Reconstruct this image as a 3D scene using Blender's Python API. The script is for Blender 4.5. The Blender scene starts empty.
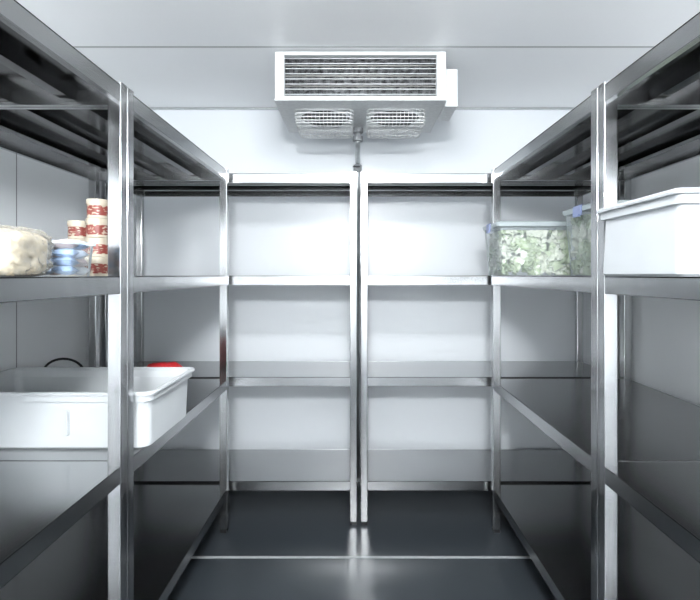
import bpy, bmesh, math, random
from mathutils import Vector, Matrix, noise
random.seed(4)
C = bpy.context.scene.collection
CAM_H = 1.27
FZ = -.025   # floor level

# ------------------------------------------------------------ helpers
def new_obj(name, bm, mat=None, parent=None, loc=(0,0,0), smooth=False, bevel=0, seg=2):
    bmesh.ops.recalc_face_normals(bm, faces=bm.faces)
    me = bpy.data.meshes.new(name)
    bm.to_mesh(me); bm.free()
    if smooth:
        for p in me.polygons: p.use_smooth = True
    ob = bpy.data.objects.new(name, me)
    C.objects.link(ob)
    if mat: me.materials.append(mat)
    ob.location = loc
    if parent: ob.parent = parent
    if bevel:
        m = ob.modifiers.new('bevel', 'BEVEL'); m.width = bevel; m.segments = seg
        m.limit_method = 'ANGLE'; m.angle_limit = math.radians(40)
    return ob

def empty(name, loc, label=None, category=None, group=None):
    e = bpy.data.objects.new(name, None); C.objects.link(e)
    e.location = loc; e.empty_display_size = 0.05
    tag(e, label, category, group)
    return e

def tag(o, label=None, category=None, group=None):
    if label: o["label"] = label
    if category: o["category"] = category
    if group: o["group"] = group

def box(bm, a, b, rot=None):
    x0,y0,z0 = a; x1,y1,z1 = b
    vs = [bm.verts.new(v) for v in [(x0,y0,z0),(x1,y0,z0),(x1,y1,z0),(x0,y1,z0),(x0,y0,z1),(x1,y0,z1),(x1,y1,z1),(x0,y1,z1)]]
    for f in [(0,3,2,1),(4,5,6,7),(0,1,5,4),(1,2,6,5),(2,3,7,6),(3,0,4,7)]:
        bm.faces.new([vs[i] for i in f])
    if rot:
        c = Vector(((x0+x1)/2,(y0+y1)/2,(z0+z1)/2))
        bmesh.ops.rotate(bm, verts=vs, cent=c, matrix=rot)
    return vs

def rrect(hx,hy,r,n=5):
    out=[]
    for cx,cy,a0 in [(hx-r,hy-r,0),(-hx+r,hy-r,90),(-hx+r,-hy+r,180),(hx-r,-hy+r,270)]:
        for i in range(n+1):
            a = math.radians(a0+90*i/n)
            out.append((cx+r*math.cos(a), cy+r*math.sin(a)))
    return out
def loft(bm, rings, n=5, cap0=True, cap1=True):
    loops = []
    for hx,hy,z,r in rings:
        loops.append([bm.verts.new((x,y,z)) for x,y in rrect(hx,hy,r,n)])
    for A,B in zip(loops, loops[1:]):
        for i in range(len(A)):
            j = (i+1)%len(A)
            bm.faces.new((A[i],A[j],B[j],B[i]))
    if cap0: bm.faces.new(loops[0])
    if cap1: bm.faces.new(loops[-1])

def lathe(bm, prof, n=32, c=(0,0), cap0=True, cap1=True):
    loops=[]
    for r,z in prof:
        loops.append([bm.verts.new((c[0]+r*math.cos(2*math.pi*i/n), c[1]+r*math.sin(2*math.pi*i/n), z)) for i in range(n)])
    for A,B in zip(loops, loops[1:]):
        for i in range(n):
            j=(i+1)%n
            bm.faces.new((A[i],A[j],B[j],B[i]))
    if cap0: bm.faces.new(loops[0])
    if cap1: bm.faces.new(loops[-1])

def tube(bm, pts, r, closed=False, n=6):
    pts=[Vector(p) for p in pts]; N=len(pts); loops=[]
    for i,p in enumerate(pts):
        if closed: t=(pts[(i+1)%N]-pts[i-1])
        else: t=pts[min(i+1,N-1)]-pts[max(i-1,0)]
        t.normalize()
        up = Vector((0,0,1)) if abs(t.z)<0.9 else Vector((1,0,0))
        a=t.cross(up).normalized(); b=t.cross(a).normalized()
        loops.append([bm.verts.new(p+r*(math.cos(2*math.pi*k/n)*a+math.sin(2*math.pi*k/n)*b)) for k in range(n)])
    rng = range(N) if closed else range(N-1)
    for i in rng:
        A,B=loops[i],loops[(i+1)%N]
        off=min(range(n), key=lambda o:(A[0].co-B[o].co).length)
        for k in range(n):
            bm.faces.new((A[k],A[(k+1)%n],B[(k+1+off)%n],B[(k+off)%n]))
    if not closed:
        bm.faces.new(loops[0]); bm.faces.new(loops[-1])

# ------------------------------------------------------------ materials
def mk(name):
    m=bpy.data.materials.new(name); m.use_nodes=True
    nt=m.node_tree; b=nt.nodes['Principled BSDF']
    return m,nt,b
def plain(name,col,rough=.5,metal=0,coat=0,bump=0,bscale=60,var=0.04):
    m,nt,b=mk(name)
    tc=nt.nodes.new('ShaderNodeTexCoord')
    nz=nt.nodes.new('ShaderNodeTexNoise'); nz.inputs['Scale'].default_value=bscale
    nt.links.new(tc.outputs['Object'],nz.inputs['Vector'])
    rp=nt.nodes.new('ShaderNodeValToRGB')
    rp.color_ramp.elements[0].position=.3; rp.color_ramp.elements[1].position=.7
    rp.color_ramp.elements[0].color=[max(0,c*(1-var*2)) for c in col]+[1]
    rp.color_ramp.elements[1].color=[min(1,c*(1+var)) for c in col]+[1]
    nt.links.new(nz.outputs['Fac'],rp.inputs['Fac']); nt.links.new(rp.outputs['Color'],b.inputs['Base Color'])
    b.inputs['Roughness'].default_value=rough; b.inputs['Metallic'].default_value=metal
    b.inputs['Coat Weight'].default_value=coat
    if bump:
        bp=nt.nodes.new('ShaderNodeBump'); bp.inputs['Strength'].default_value=bump; bp.inputs['Distance'].default_value=.004
        nt.links.new(nz.outputs['Fac'],bp.inputs['Height']); nt.links.new(bp.outputs['Normal'],b.inputs['Normal'])
    return m

def steel(name,c0,c1,r0,r1,scale=1.5,detail=1.5,p0=.3,p1=.7,stretch=(1,1,1)):
    m,nt,b=mk(name)
    g=nt.nodes.new('ShaderNodeNewGeometry')
    mp=nt.nodes.new('ShaderNodeMapping'); mp.inputs['Scale'].default_value=stretch
    nt.links.new(g.outputs['Position'],mp.inputs['Vector'])
    n2=nt.nodes.new('ShaderNodeTexNoise'); n2.inputs['Scale'].default_value=scale; n2.inputs['Detail'].default_value=detail
    nt.links.new(mp.outputs['Vector'],n2.inputs['Vector'])
    r=nt.nodes.new('ShaderNodeValToRGB')
    r.color_ramp.elements[0].position=p0; r.color_ramp.elements[1].position=p1
    r.color_ramp.elements[0].color=(c0,c0*1.01,c0*1.02,1); r.color_ramp.elements[1].color=(c1,c1*1.01,c1*1.02,1)
    nt.links.new(n2.outputs['Fac'],r.inputs['Fac']); nt.links.new(r.outputs['Color'],b.inputs['Base Color'])
    mr=nt.nodes.new('ShaderNodeMapRange'); mr.inputs['From Min'].default_value=p0; mr.inputs['From Max'].default_value=p1
    mr.inputs['To Min'].default_value=r0; mr.inputs['To Max'].default_value=r1
    nt.links.new(n2.outputs['Fac'],mr.inputs['Value']); nt.links.new(mr.outputs['Result'],b.inputs['Roughness'])
    b.inputs['Metallic'].default_value=1
    return m

def panel(name,col,rough,axis,off,width,line=.006,dark=.35,spec=.5):
    m,nt,b=mk(name)
    g=nt.nodes.new('ShaderNodeNewGeometry'); s=nt.nodes.new('ShaderNodeSeparateXYZ')
    nt.links.new(g.outputs['Position'],s.inputs[0])
    a=nt.nodes.new('ShaderNodeMath'); a.operation='SUBTRACT'; a.inputs[1].default_value=off-line/2
    nt.links.new(s.outputs[axis],a.inputs[0])
    d=nt.nodes.new('ShaderNodeMath'); d.operation='DIVIDE'; d.inputs[1].default_value=width
    nt.links.new(a.outputs[0],d.inputs[0])
    f=nt.nodes.new('ShaderNodeMath'); f.operation='FRACT'; nt.links.new(d.outputs[0],f.inputs[0])
    l=nt.nodes.new('ShaderNodeMath'); l.operation='LESS_THAN'; l.inputs[1].default_value=line/width
    nt.links.new(f.outputs[0],l.inputs[0])
    nz=nt.nodes.new('ShaderNodeTexNoise'); nz.inputs['Scale'].default_value=1.5; nz.inputs['Detail'].default_value=3
    nt.links.new(g.outputs['Position'],nz.inputs['Vector'])
    mx0=nt.nodes.new('ShaderNodeMix'); mx0.data_type='RGBA'
    mx0.inputs['A'].default_value=[c*.97 for c in col]+[1]; mx0.inputs['B'].default_value=[min(1,c*1.02) for c in col]+[1]
    nt.links.new(nz.outputs['Fac'],mx0.inputs['Factor'])
    mx=nt.nodes.new('ShaderNodeMix'); mx.data_type='RGBA'
    nt.links.new(l.outputs[0],mx.inputs['Factor']); nt.links.new(mx0.outputs['Result'],mx.inputs['A'])
    mx.inputs['B'].default_value=[c*dark for c in col]+[1]
    nt.links.new(mx.outputs['Result'],b.inputs['Base Color'])
    b.inputs['Roughness'].default_value=rough; b.inputs['Specular IOR Level'].default_value=spec
    return m

def clear(name,tint=(.9,.95,.97),opac=.25,var=.12,rough=.12,ior=1.3,bump=0,nscale=25):
    m=bpy.data.materials.new(name); m.use_nodes=True; nt=m.node_tree; nt.nodes.clear()
    out=nt.nodes.new('ShaderNodeOutputMaterial'); mix=nt.nodes.new('ShaderNodeMixShader')
    tr=nt.nodes.new('ShaderNodeBsdfTransparent'); tr.inputs[0].default_value=(.98,.99,.99,1)
    p=nt.nodes.new('ShaderNodeBsdfPrincipled'); p.inputs['Base Color'].default_value=(*tint,1); p.inputs['Roughness'].default_value=rough
    fr=nt.nodes.new('ShaderNodeFresnel'); fr.inputs['IOR'].default_value=ior
    nz=nt.nodes.new('ShaderNodeTexNoise'); nz.inputs['Scale'].default_value=nscale; nz.inputs['Detail'].default_value=3
    if bump:
        nz.inputs['Distortion'].default_value=1.5
        bp=nt.nodes.new('ShaderNodeBump'); bp.inputs['Strength'].default_value=bump; bp.inputs['Distance'].default_value=.01
        nt.links.new(nz.outputs['Fac'],bp.inputs['Height']); nt.links.new(bp.outputs['Normal'],p.inputs['Normal'])
    ad=nt.nodes.new('ShaderNodeMath'); ad.operation='MULTIPLY_ADD'; ad.inputs[1].default_value=var; 
    nt.links.new(nz.outputs['Fac'],ad.inputs[0])
    a2=nt.nodes.new('ShaderNodeMath'); a2.operation='ADD'; a2.inputs[1].default_value=opac-var/2
    nt.links.new(fr.outputs[0],a2.inputs[0]); nt.links.new(a2.outputs[0],ad.inputs[2])
    nt.links.new(ad.outputs[0],mix.inputs[0]); nt.links.new(tr.outputs[0],mix.inputs[1]); nt.links.new(p.outputs[0],mix.inputs[2])
    nt.links.new(mix.outputs[0],out.inputs[0])
    return m

M_post=steel('steel_post',.42,.58,.17,.22,30,1,.36,.64,(1,1,.012))  # vertical streaks in the colour imitate reflections on the posts
M_edge=steel('steel_edge',.46,.54,.20,.25)
M_tray=steel('steel_tray_top',.35,.42,.20,.25,2,1)
M_under=steel('steel_underside_shade',.05,.07,.10,.15)  # same steel as the tray top, underside shade put into its colour
M_rib=steel('steel_rib_shade',.09,.12,.10,.15)  # rib steel darkened, the shade under the shelves painted into it
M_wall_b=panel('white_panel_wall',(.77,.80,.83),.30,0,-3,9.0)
M_wall_s=panel('white_panel_side',(.90,.92,.935),.28,1,1.89,1.15)
M_ceil=panel('white_panel_ceiling',(.93,.94,.95),.35,1,2.145,1.15,line=.012,dark=.35)
M_white=plain('white_enamel',(.72,.74,.75),.35)
M_slat=plain('slat_enamel',(.62,.64,.65),.35)
M_seam=plain('grey_joint',(.42,.44,.45),.4)
M_alu=plain('aluminium',(.50,.52,.53),.35,metal=.9)
M_coil=plain('coil_fins',(.06,.062,.065),.45,metal=.5,bscale=45,var=1.2)
M_black=plain('black_plastic',(.015,.015,.017),.4)
M_bin=plain('white_polyethylene',(.62,.645,.66),.36,bscale=8,var=.02)
M_bin2=plain('white_polyethylene_dimmed',(.45,.47,.485),.38,bscale=8,var=.02)  # white crate plastic, darkened in colour to offset the nearby lamp
M_wire=plain('guard_wire',(.70,.71,.71),.35)
M_red=plain('red_plastic',(.45,.02,.025),.5)
M_cream=plain('cream_bread',(.66,.56,.40),.5,bump=.10,bscale=22,var=.22)
M_film=clear('plastic_film',(.92,.92,.90),.13,.32,.10,1.38,.8,24)
M_tub=clear('clear_plastic',(.9,.95,.96),.08)
M_frost=clear('frosted_plastic',(.80,.88,.90),.17,.05,.15,1.2)
M_lid=clear('clear_lid',(.74,.82,.85),.48)
M_purple=plain('violet_clip',(.24,.29,.48),.4)
M_paleblue=plain('pale_blue_packet',(.34,.48,.72),.35,bscale=30,var=.2)
M_wpack=plain('white_packet',(.78,.81,.86),.35)
M_lidwhite=plain('cream_lid',(.66,.59,.47),.4)

def floor_mat():
    m,nt,b=mk('dark_floor')
    g=nt.nodes.new('ShaderNodeNewGeometry')
    n=nt.nodes.new('ShaderNodeTexNoise'); n.inputs['Scale'].default_value=2.0; n.inputs['Detail'].default_value=1; n.inputs['Roughness'].default_value=.5
    nt.links.new(g.outputs['Position'],n.inputs['Vector'])
    r=nt.nodes.new('ShaderNodeValToRGB'); r.color_ramp.elements[0].position=.2; r.color_ramp.elements[1].position=.8
    r.color_ramp.elements[0].color=(.036,.043,.050,1); r.color_ramp.elements[1].color=(.044,.052,.060,1)
    nt.links.new(n.outputs['Fac'],r.inputs['Fac']); nt.links.new(r.outputs['Color'],b.inputs['Base Color'])
    mr=nt.nodes.new('ShaderNodeMapRange'); mr.inputs['From Min'].default_value=.2; mr.inputs['From Max'].default_value=.8
    mr.inputs['To Min'].default_value=.28; mr.inputs['To Max'].default_value=.34
    nt.links.new(n.outputs['Fac'],mr.inputs['Value']); nt.links.new(mr.outputs['Result'],b.inputs['Roughness'])
    b.inputs['Specular IOR Level'].default_value=.5
    return m
M_floor=floor_mat()

# ------------------------------------------------------------ room
XL,XR,Y0,Y1,ZC=-1.375,1.40,-1.6,2.93,2.315
def struct(name,a,b,mat):
    bm=bmesh.new(); box(bm,a,b); o=new_obj(name,bm,mat); o["kind"]="structure"; return o
struct('floor',(XL-.1,Y0-.1,FZ-.1),(XR+.1,Y1+.1,FZ),M_floor)
struct('ceiling',(XL-.1,Y0-.1,ZC),(XR+.1,Y1+.1,ZC+.1),M_ceil)
struct('wall_left',(XL-.1,Y0-.1,FZ),(XL,Y1+.1,ZC),M_wall_s)
struct('wall_right',(XR,Y0-.1,FZ),(XR+.1,Y1+.1,ZC),M_wall_s)
struct('wall_back',(XL,Y1,FZ),(XR,Y1+.1,ZC),M_wall_b)
struct('wall_front',(XL,Y0-.1,FZ),(XR,Y0,ZC),M_wall_s)
struct('trim_1',(XL,2.138,FZ),(XR,2.153,FZ+.002),M_seam)
struct('trim_2',(XL,Y1-.012,ZC-.012),(XR,Y1,ZC),M_alu)

# ------------------------------------------------------------ shelving
TIERS=[1.795,1.266,.742,.203]
def shelving(x0,x1,y0,y1,label,long_axis,PW=.037):
    cx,cy=(x0+x1)/2,(y0+y1)/2
    e=empty('shelving_unit',(cx,cy,FZ),label,'shelf','stainless steel storage racks')
    hx,hy=(x1-x0)/2,(y1-y0)/2
    for sx in (-1,1):
        for sy in (-1,1):
            bm=bmesh.new()
            ax,bx=sorted((sx*hx,sx*(hx-PW))); ay,by=sorted((sy*hy,sy*(hy-PW)))
            box(bm,(ax,ay,.018),(bx,by,1.806-FZ))
            new_obj('post',bm,M_post,e,bevel=.0022,seg=2)
            bm=bmesh.new(); box(bm,(ax+.002,ay+.002,0),(bx-.002,by-.002,.018))
            f=new_obj('foot',bm,M_black,e,bevel=.003); f["label"]="black plastic foot cap"
    for z in TIERS:
        z=z-FZ
        g=.0008; T=.0025; L=.047
        bm=bmesh.new()
        px,py=hx-PW-g,hy-PW-g
        X,Y=hx-.001,hy-.001
        out=[(-px,-Y),(px,-Y),(px,-py),(X,-py),(X,py),(px,py),(px,Y),(-px,Y),(-px,py),(-X,py),(-X,-py),(-px,-py)]
        lo=[bm.verts.new((a,b,z-T)) for a,b in out]; hi=[bm.verts.new((a,b,z)) for a,b in out]
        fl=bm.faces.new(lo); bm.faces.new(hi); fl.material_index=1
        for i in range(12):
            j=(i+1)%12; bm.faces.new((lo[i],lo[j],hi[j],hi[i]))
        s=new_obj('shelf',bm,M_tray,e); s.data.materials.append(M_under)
        bm=bmesh.new()
        for sy in (-1,1):
            a,b=sorted((sy*Y,sy*(Y-.002))); box(bm,(-px,a,z-L),(px,b,z+.0006))
            a,b=sorted((sy*Y,sy*(Y-.016))); box(bm,(-px,a,z-L-.001),(px,b,z-L+.001))
        for sx in (-1,1):
            a,b=sorted((sx*X,sx*(X-.002))); box(bm,(a,-py,z-L),(b,py,z+.0006))
            a,b=sorted((sx*X,sx*(X-.016))); box(bm,(a,-py,z-L-.001),(b,py,z-L+.001))
        ed=new_obj('shelf_edge',bm,M_edge,s)
        span=(hy if long_axis=='x' else hx)*2
        for k in ((-1,1) if long_axis=='x' else (-1,0,1)):
            c=k*span*(.19 if long_axis=='x' else .27)
            w=.032; d=.030
            prof=[(-w,0),(-w*.6,0),(-w*.5,-d),(w*.5,-d),(w*.6,0),(w,0)]
            bm=bmesh.new(); lenh=(hx if long_axis=='x' else hy)-.006
            A=[];B=[]
            for u,v in prof:
                for sgn,lst in ((-1,A),(1,B)):
                    p=(sgn*lenh,c+u,z-T-.001+v) if long_axis=='x' else (c+u,sgn*lenh,z-T-.001+v)
                    lst.append(bm.verts.new(p))
            for i in range(len(prof)-1): bm.faces.new((A[i],A[i+1],B[i+1],B[i]))
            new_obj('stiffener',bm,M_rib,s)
    return e
shelving(-1.345,-.652,1.331,2.38,'four-tier stainless steel rack holding a white crate, beside side wall','y')
shelving(-1.345,-.652,.279,1.329,'four-tier stainless steel rack holding a wrapped loaf and packets','y')
shelving(.683,1.375,1.331,2.38,'four-tier stainless steel rack holding clear tubs of salad greens','y')
shelving(.683,1.375,.279,1.329,'four-tier stainless steel rack holding one big white crate','y')
shelving(-1.335,-.001,2.42,2.86,'empty four-tier stainless steel rack against the end wall','x',.035)
shelving(.020,1.365,2.42,2.86,'empty four-tier stainless steel rack against the end wall','x',.035)

# ------------------------------------------------------------ evaporator
ez=CAM_H+.813
EX0,EX1,EY0,EY1=-.381,.413,2.17,2.66
ecx=(EX0+EX1)/2; ecy=(EY0+EY1)/2
ev=empty('evaporator_unit',(ecx,ecy,ez),'white ceiling-mounted cold room evaporator with louvred front and two fans','cooling unit')
H=ZC-ez; hx=(EX1-EX0)/2; hy=(EY1-EY0)/2
bm=bmesh.new()
t=.004
box(bm,(-hx,-hy+.03,0),(-hx+t,hy,H-.012)); box(bm,(hx-t,-hy+.03,0),(hx,hy,H-.012))
box(bm,(-hx,hy-t,0),(hx,hy,H-.012)); box(bm,(-hx,-hy+.03,H-.016),(hx,hy,H-.012))
box(bm,(-hx-.004,-hy,-.003),(hx+.004,hy,.003))
new_obj('casing',bm,M_white,ev,bevel=.0015)
bm=bmesh.new()
fb=.043; y0,y1=-hy,-hy+.03; ft=H-.008
box(bm,(-hx,y0,0),(-hx+fb,y1,ft)); box(bm,(hx-fb,y0,0),(hx,y1,ft))
box(bm,(-hx+fb,y0,0),(hx-fb,y1,.018)); box(bm,(-hx+fb,y0,ft-.015),(hx-fb,y1,ft))
new_obj('front_frame',bm,M_white,ev,bevel=.003)
bm=bmesh.new()
ns=8
for i in range(ns):
    zz=.018+(ft-.033)*(i+.5)/ns
    box(bm,(-hx+fb,-hy+.008,zz-.0010),(hx-fb,-hy+.018,zz+.0010),Matrix.Rotation(math.radians(16),3,'X'))
new_obj('louvre_grille',bm,M_slat,ev)
bm=bmesh.new()
box(bm,(-hx+fb-.01,-hy+.044,.006),(hx-fb+.01,-hy+.16,H-.02))
xx=-hx+fb
while xx<hx-fb:
    box(bm,(xx,-hy+.041,.006),(xx+.0015,-hy+.044,H-.02)); xx+=.008
new_obj('coil',bm,M_coil,ev)
M_cop=plain('copper',(.35,.34,.32),.4,metal=1)
for i in range(4):
    zz=.03+i*.048
    bm=bmesh.new(); tube(bm,[(-hx+fb,-hy+.038,zz),(hx-fb,-hy+.038,zz)],.003,n=8)
    new_obj('coil_tube',bm,M_cop,ev)
for sx in (-1,1):
    for yy in (-.15,.18):
        bm=bmesh.new(); box(bm,(sx*(hx-.06)-.02,yy-.02,H-.013),(sx*(hx-.06)+.02,yy+.02,H))
        new_obj('mounting_bracket',bm,M_alu,ev)
M_blade=plain('blade_grey',(.05,.05,.055),.5)
for fx in (-.18,.178):
    bm=bmesh.new()
    lathe(bm,[(.128,-.003),(.130,-.008),(.126,-.009),(.124,-.004)],40,(0,0),False,False)
    ring=new_obj('fan',bm,M_white,ev,(fx,0,0))
    bm=bmesh.new(); lathe(bm,[(.124,-.0036),(.001,-.0036)],40,(0,0),False,True)  # flat black disc painting the dark of the opening on a solid plate
    new_obj('fan_opening_shade',bm,M_black,ring)
    bm=bmesh.new(); lathe(bm,[(.03,-.004),(.034,-.022),(.028,-.026)],24)
    new_obj('fan_hub',bm,M_black,ring)
    bm=bmesh.new()
    for k in range(5):
        a=2*math.pi*k/5
        rows=[]
        for ri in range(5):
            r=.03+.078*ri/4; row=[]
            for ai in range(5):
                aa=a+(ai/4-.5)*(.75+.15*ri/4)+.12*ri
                row.append(bm.verts.new((r*math.cos(aa),r*math.sin(aa),-.008-.012*(ai/4))))
            rows.append(row)
        for A,B in zip(rows,rows[1:]):
            for i in range(4): bm.faces.new((A[i],A[i+1],B[i+1],B[i]))
    new_obj('fan_blades',bm,M_blade,ring)
    bm=bmesh.new()
    gx,gy=.143,.132; D=.068; R=.028
    for k,z in [(1,-.004),(1,-.022),(1,-.040),(.985,-.056),(.965,-D)]:
        tube(bm,[(x,y,z) for x,y in rrect(gx*k,gy*k,R*k,6)],.0024,True,6)
    for i in range(15):
        s_=-.93+1.86*i/14
        tube(bm,[(s_*gx,-gy,-.004),(s_*gx,-gy,-.045),(s_*gx*.97,-gy*.965,-D),(s_*gx*.97,gy*.965,-D),(s_*gx,gy,-.045),(s_*gx,gy,-.004)],.0014,False,5)
    for s_ in (-.6,0,.6):
        tube(bm,[(-gx,s_*gy,-.004),(-gx,s_*gy,-.045),(-gx*.97,s_*gy,-D-.001),(gx*.97,s_*gy,-D-.001),(gx,s_*gy,-.045),(gx,s_*gy,-.004)],.002,False,5)
    new_obj('fan_guard',bm,M_wire,ring)
bm=bmesh.new(); box(bm,(hx+.004,-hy+.06,-.01),(hx+.068,-hy+.27,.17))
jb=new_obj('junction_box',bm,M_white,ev,bevel=.006)
bm=bmesh.new(); box(bm,(hx+.010,-hy+.056,0),(hx+.062,-hy+.06,.16)); new_obj('box_cover',bm,M_white,jb,bevel=.001)
bm=bmesh.new(); tube(bm,[(hx+.035,-hy+.2,.17),(hx+.035,-hy+.2,H)],.007,n=10); new_obj('conduit',bm,M_alu,jb,smooth=True)
dx=.004-ecx
M_fit=plain('grey_fitting',(.22,.23,.24),.4)
bm=bmesh.new(); lathe(bm,[(.030,-.003),(.030,-.028),(.020,-.034),(.020,-.05),(.028,-.05),(.028,-.075),(.016,-.078)],20,(dx,.17)); new_obj('drain_fitting',bm,M_fit,ev)
bm=bmesh.new()
wy=2.893-ecy
tube(bm,[(dx,.17,-.02),(dx,.17,-.080),(dx,.18,-.09),(dx,.215,-.10),(dx,wy-.03,-.12),(dx,wy-.008,-.13),(dx,wy,-.15),(dx,wy,-ez+.02)],.015,n=12)
new_obj('drain_pipe',bm,M_alu,ev,smooth=True)
bm=bmesh.new(); lathe(bm,[(.018,-.13),(.026,-.135),(.026,-.175),(.018,-.18)],16,(dx,wy)); 
va=new_obj('valve',bm,M_fit,ev)
bm=bmesh.new(); tube(bm,[(dx-.03,wy-.029,-.15),(dx+.015,wy-.029,-.15)],.004); new_obj('valve_handle',bm,M_black,va)

# ------------------------------------------------------------ crates
def crate(loc,L,W,Hh,label,flare=.018,r=.03,mat=None):
    mat=mat or M_bin
    hx,hy=L/2,W/2; t=.004; b=flare
    e=empty('storage_crate',loc,label,'crate','white plastic crates')
    bm=bmesh.new()
    rings=[(hx-b-.010,hy-b-.010,0,r),(hx-b-.003,hy-b-.003,.006,r),
           (hx-.012-b*.25,hy-.012-b*.25,Hh*.82,r),(hx-.005,hy-.005,Hh*.83,r),(hx-.005,hy-.005,Hh-.008,r),
           (hx-.005-t,hy-.005-t,Hh-.008,r-.003),(hx-.012-t-b*.25,hy-.012-t-b*.25,Hh*.81,r-.004),(hx-b-.008-t,hy-b-.008-t,.012,r-.005),(hx-b-.02,hy-b-.02,.007,r-.006)]
    loft(bm,rings,6)
    new_obj('body',bm,mat,e)
    bm=bmesh.new()
    loft(bm,[(hx-.006,hy-.006,Hh-.011,r),(hx+.002,hy+.002,Hh-.011,r),(hx+.003,hy+.003,Hh-.006,r),(hx+.001,hy+.001,Hh-.001,r),(hx-.004,hy-.004,Hh,r-.002),(hx-.010,hy-.010,Hh-.003,r-.004),(hx-.011,hy-.011,Hh-.012,r-.005)],6,False,False)
    new_obj('rim',bm,mat,e)
    return e,hx,hy
e,hx,hy=crate((-.955,1.588,.7425),.685,.385,.178,'white plastic storage crate straddling the steel shelf')
bm=bmesh.new()
box(bm,(.084,-hy+.001,.045),(.088,-hy+.018,.120))
new_obj('latch',bm,M_bin,e,bevel=.001)
e2,_,_=crate((.923,1.090,1.2665),.57,.320,.178,'large empty white plastic crate on the middle shelf',.006,.014,M_bin2)

def lump(bm,sx,sy,sz,amp,fr,seed,power=3.2,cuts=15):
    bmesh.ops.create_cube(bm,size=2)
    bmesh.ops.subdivide_edges(bm,edges=bm.edges[:],cuts=cuts,use_grid_fill=True)
    for v in bm.verts:
        d=v.co.normalized()
        k=(abs(d.x)**power+abs(d.y)**power+abs(d.z)**power)**(-1/power)
        q=d*k
        nn=noise.noise(Vector((q.x*fr+seed,q.y*fr,q.z*fr)))+.5*noise.noise(Vector((q.x*fr*2.3,q.y*fr*2.3+seed,q.z*fr*2.3)))
        q=q*(1+amp*nn)
        z=max(q.z,-.97)
        v.co=Vector((q.x*sx,q.y*sy,(z+.97)*sz))

e=empty('plastic_bag',(-.80,1.94,.7425),'crumpled bright red plastic bag lying behind crate','bag')
bm=bmesh.new(); lump(bm,.078,.050,.083,.10,2.5,7,3.2,23); new_obj('bag_body',bm,M_red,e,smooth=True)
e=empty('handled_pot',(-1.21,1.93,.7425),'dark pot with an arched black handle behind crate','pot')
bm=bmesh.new(); lathe(bm,[(.085,0),(.09,.01),(.095,.12),(.098,.125),(.09,.125),(.085,.02),(.02,.018)],32); new_obj('pot_body',bm,M_alu,e)
bm=bmesh.new(); tube(bm,[(.085*math.cos(a),0,.12+.062*math.sin(a)) for a in [math.pi*i/16 for i in range(17)]],.005,n=8); new_obj('handle',bm,M_black,e,smooth=True)

# ------------------------------------------------------------ cans
def label_mat():
    m,nt,b=mk('red_label')
    tc=nt.nodes.new('ShaderNodeTexCoord'); mp=nt.nodes.new('ShaderNodeMapping'); mp.inputs['Scale'].default_value=(60,60,150)
    nt.links.new(tc.outputs['Object'],mp.inputs['Vector'])
    n=nt.nodes.new('ShaderNodeTexNoise'); n.inputs['Scale'].default_value=1.2; n.inputs['Detail'].default_value=1
    nt.links.new(mp.outputs['Vector'],n.inputs['Vector'])
    r=nt.nodes.new('ShaderNodeValToRGB'); r.color_ramp.interpolation='CONSTANT'
    r.color_ramp.elements[0].color=(.26,.055,.042,1); r.color_ramp.elements[1].position=.58; r.color_ramp.elements[1].color=(.55,.47,.36,1)
    nt.links.new(n.outputs['Fac'],r.inputs['Fac']); nt.links.new(r.outputs['Color'],b.inputs['Base Color']); b.inputs['Roughness'].default_value=.4
    return m
M_lab=label_mat()
ch=.0555
def make_can():
    e=empty('canned_food',(0,0,0),'small round red and cream food tin stacked in a column','can','red food tins stacked on the shelf')
    bm=bmesh.new(); lathe(bm,[(.0292,0),(.0302,.002),(.0292,.004),(.0292,ch-.008)],32); a=new_obj('body',bm,M_lidwhite,e)
    bm=bmesh.new(); lathe(bm,[(.0296,.008),(.0298,.009),(.0298,ch-.020),(.0296,ch-.019)],32,cap0=False,cap1=False); b=new_obj('label',bm,M_lab,e)
    bm=bmesh.new(); lathe(bm,[(.0292,ch-.015),(.0317,ch-.015),(.0317,ch-.002),(.0307,ch-.0005),(.0287,ch-.002),(.001,ch-.002)],32); c=new_obj('lid',bm,M_lidwhite,e)
    return e,[a,b,c]
proto,parts=make_can()
spots=[(-.758,1.370,k) for k in range(4)]+[(-.845,1.425,k) for k in range(3)]
first=True
for (x,y,k) in spots:
    if first: e=proto; first=False
    else:
        e=proto.copy(); C.objects.link(e)
        for p in parts:
            q=p.copy(); q.parent=e; C.objects.link(q)
    e.location=(x+random.uniform(-.0012,.0012),y,1.2665+k*(ch+.0003)); e.rotation_euler[2]=random.uniform(0,6)

e=empty('wrapped_loaf',(-.752,.972,1.2665),'cream coloured loaf wrapped in crinkled clear plastic film','bread')
bm=bmesh.new(); lump(bm,.077,.075,.049,.05,3,1,4.5); new_obj('loaf',bm,M_cream,e,(0,0,.001),smooth=True)
bm=bmesh.new(); lump(bm,.083,.080,.0525,.07,6,3,4.5,31)
new_obj('plastic_wrap',bm,M_film,e,smooth=True)

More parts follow.
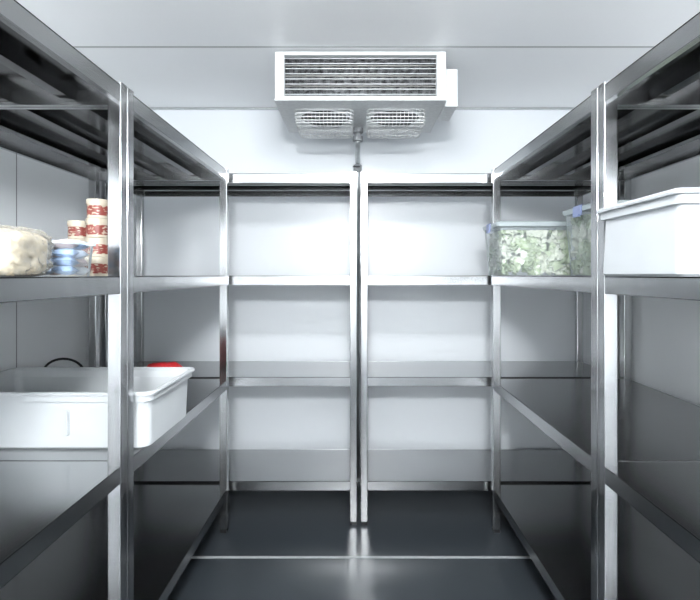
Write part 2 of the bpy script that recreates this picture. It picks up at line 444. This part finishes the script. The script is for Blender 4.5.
# ------------------------------------------------------------ clear containers
def clear_tub(loc,L,W,Hh,label,name='clear_container',lid=True,clips=False,group=None,mat=None):
    e=empty(name,loc,label,'container',group)
    hx,hy=L/2,W/2; r=.02; b=min(.02,L*.06)
    bm=bmesh.new()
    loft(bm,[(hx-b,hy-b,0,r),(hx-.004,hy-.004,Hh-.012,r)],6,True,False)
    new_obj('tub',bm,mat or M_tub,e)
    bm=bmesh.new()
    loft(bm,[(hx-.004,hy-.004,Hh-.013,r),(hx+.001,hy+.001,Hh-.013,r+.003),(hx+.001,hy+.001,Hh-.005,r+.003),(hx-.005,hy-.005,Hh-.005,r)],6,False,False)
    new_obj('rim',bm,M_lid,e)
    if lid:
        bm=bmesh.new()
        loft(bm,[(hx+.002,hy+.002,Hh-.018,r+.003),(hx+.006,hy+.006,Hh,r+.003),(hx-.004,hy-.004,Hh+.004,r),(hx-.014,hy-.014,Hh-.003,r-.003)],6,False,True)
        new_obj('lid',bm,M_lid,e)
    if clips:
        for sx in (-1,1):
            bm=bmesh.new()
            c=sx*(hx+.008)
            box(bm,(c-.003,-hy*.22,Hh-.034),(c+.003,hy*.22,Hh+.003)); box(bm,(c-sx*.012-.006,-hy*.22,Hh+.004),(c+.003,hy*.22,Hh+.007))
            box(bm,(c-.004+sx*.003,-hy*.15,Hh-.039),(c+.004+sx*.003,hy*.15,Hh-.030))
            cl=new_obj('clip',bm,M_purple,e,bevel=.002); cl["label"]="violet locking clip"
    return e
TX=-.752
clear_tub((TX,1.150,1.2665),.170,.12,.090,'small open clear tub filled with blue and white packets',lid=False)
M_pk=[M_paleblue,M_wpack,plain('light_blue_packet',(.58,.67,.82),.35),plain('pink_packet',(.66,.52,.52),.35)]
def pillow(m):
    bm=bmesh.new(); n=8
    G=[[None]*(n+1) for _ in range(n+1)];Hh=[[None]*(n+1) for _ in range(n+1)]
    for i in range(n+1):
        for j in range(n+1):
            u,v=i/n*2-1,j/n*2-1; z=.011*((1-u**4)*(1-v*v))**.6+random.uniform(-.0006,.0006)
            G[i][j]=bm.verts.new((u*.024,v*.018,max(z,0)+.0004)); Hh[i][j]=bm.verts.new((u*.024,v*.018,-max(z,0)))
    for i in range(n):
        for j in range(n):
            bm.faces.new((G[i][j],G[i+1][j],G[i+1][j+1],G[i][j+1])); bm.faces.new((Hh[i][j],Hh[i][j+1],Hh[i+1][j+1],Hh[i+1][j]))
    return new_obj('food_packet',bm,m,smooth=True)
protos=[pillow(m) for m in M_pk]
cnt=0
for lay in range(4):
    for gx in range(3):
        for gy in range(2):
            o=protos[cnt] if cnt<4 else protos[random.choice([0,1,1,2,2,3])].copy()
            if cnt>=4: C.objects.link(o)
            o.location=(TX+(gx-1)*.048+random.uniform(-.002,.002),1.150+(gy-.5)*.046+random.uniform(-.003,.003),1.2665+.015+lay*.021)
            o.rotation_euler=(random.uniform(-.3,.3),random.uniform(-.35,.35),random.uniform(-.4,.4))
            o["label"]='small glossy blue and white sealed food packet in clear tub'; o["category"]='packet'; o["group"]='food packets in the clear tub'
            cnt+=1

M_leaf=[plain('pale_green_leaf',(.55,.62,.44),.5,bscale=20,var=.10),plain('cream_leaf',(.76,.78,.67),.5,bscale=20,var=.08),plain('mid_green_leaf',(.38,.46,.28),.5,bscale=20,var=.12)]
def greens(parent_loc,L,W,Hh,seed):
    rnd=random.Random(seed)
    bm=bmesh.new()
    N=int(560*L/.37)
    for k in range(N):
        c=Vector((rnd.uniform(-L/2,L/2),rnd.uniform(-W/2,W/2),rnd.uniform(.01,Hh)))
        if rnd.random()<.5:
            c.y=-W/2+rnd.uniform(0,.03)
        elif rnd.random()<.5: c.x=-L/2+rnd.uniform(0,.03)
        else: c.z=Hh-rnd.uniform(.0,.03)
        c.z=min(c.z,Hh-.01)
        s=rnd.uniform(.018,.038); R=Matrix.Rotation(rnd.uniform(0,6.28),3,'Z')@Matrix.Rotation(rnd.uniform(-1.5,1.5),3,'X')@Matrix.Rotation(rnd.uniform(-1.5,1.5),3,'Y')
        nn=noise.noise(Vector((c.x*14+seed,c.y*8,c.z*16)))+rnd.uniform(-.15,.15)
        mi=1 if nn>-.03 else (0 if nn>-.28 else 2); n=5
        ph=rnd.uniform(0,6)
        g=[[None]*(n+1) for _ in range(n+1)]
        for i in range(n+1):
            for j in range(n+1):
                u,v=i/n*2-1,j/n*2-1
                w=math.sqrt(max(.05,1-u*u*.8))
                p=Vector((u*s,v*s*.7*w,s*.3*math.sin(u*3+ph)+s*.2*math.cos(v*4+ph)))
                p=c+R@p
                p.x=max(-L/2,min(L/2,p.x)); p.y=max(-W/2,min(W/2,p.y)); p.z=max(.001,min(Hh,p.z))
                g[i][j]=bm.verts.new(p)
        for i in range(n):
            for j in range(n):
                f=bm.faces.new((g[i][j],g[i+1][j],g[i+1][j+1],g[i][j+1])); f.material_index=mi
    me=bpy.data.meshes.new('shredded_lettuce'); bm.to_mesh(me); bm.free()
    for m in M_leaf: me.materials.append(m)
    for p in me.polygons: p.use_smooth=True
    o=bpy.data.objects.new('shredded_lettuce',me); C.objects.link(o); o.location=parent_loc
    o["kind"]="stuff"; o["label"]='pale green and cream shredded lettuce filling a clear tub'; o["category"]='vegetables'
clear_tub((.810,2.215,1.2665),.360,.25,.240,'lidded clear plastic container full of salad greens with violet clips','clear_container',True,True,'clear tubs of greens',M_frost)
greens((.810,2.215,1.2685),.312,.202,.205,2)
clear_tub((1.055,1.80,1.2665),.40,.30,.265,'lidded clear plastic container of greens beside a steel post','clear_container',True,True,'clear tubs of greens',M_frost)
greens((1.055,1.80,1.2685),.352,.252,.235,5)

# ------------------------------------------------------------ luminaires, one an added fill
def emis(s):
    m,nt,b=mk('lamp_lens'); b.inputs['Base Color'].default_value=(.9,.9,.9,1)
    b.inputs['Emission Color'].default_value=(.95,.98,1,1); b.inputs['Emission Strength'].default_value=s
    return m
def lamp(x,y,s,drop=.0):
    zb=ZC-.15-drop
    e=empty('ceiling_and_fill_lamp',(x,y,zb),'oval white bulkhead ceiling lamp with frosted lens, also reused as added fill light','lamp','ceiling lamps')
    bm=bmesh.new(); loft(bm,[(.17,.075,.13,.06),(.17,.075,.15,.06)],8); lathe(bm,[(.02,.15),(.02,.15+drop+.0001)],16); new_obj('lamp_base',bm,M_white,e)
    bm=bmesh.new()
    loft(bm,[(.155*k,.065*k,z,.064*k) for k,z in [(1,.1295),(1,.06),(.93,.025),(.75,.008),(.4,0)]],8)
    new_obj('lamp_lens',bm,emis(s),e,smooth=True)
lamp(0,.85,110); lamp(0,-.75,415,.32)  # second lamp is an added fill behind the camera, lighting under the shelves

w=bpy.data.worlds.new('world'); bpy.context.scene.world=w; w.use_nodes=True
w.node_tree.nodes['Background'].inputs[0].default_value=(.7,.75,.8,1); w.node_tree.nodes['Background'].inputs[1].default_value=.2
vs=bpy.context.scene.view_settings
vs.view_transform='Standard'; vs.gamma=1.0

# ------------------------------------------------------------ camera
cd=bpy.data.cameras.new('camera'); cam=bpy.data.objects.new('camera',cd); C.objects.link(cam)
cam.location=(0,0,CAM_H); cam.rotation_euler=(math.radians(90),0,0)
cd.sensor_width=36; cd.lens=468/700*36; cd.shift_x=-7/700; cd.shift_y=-25/700; cd.clip_start=.02
bpy.context.scene.camera=cam
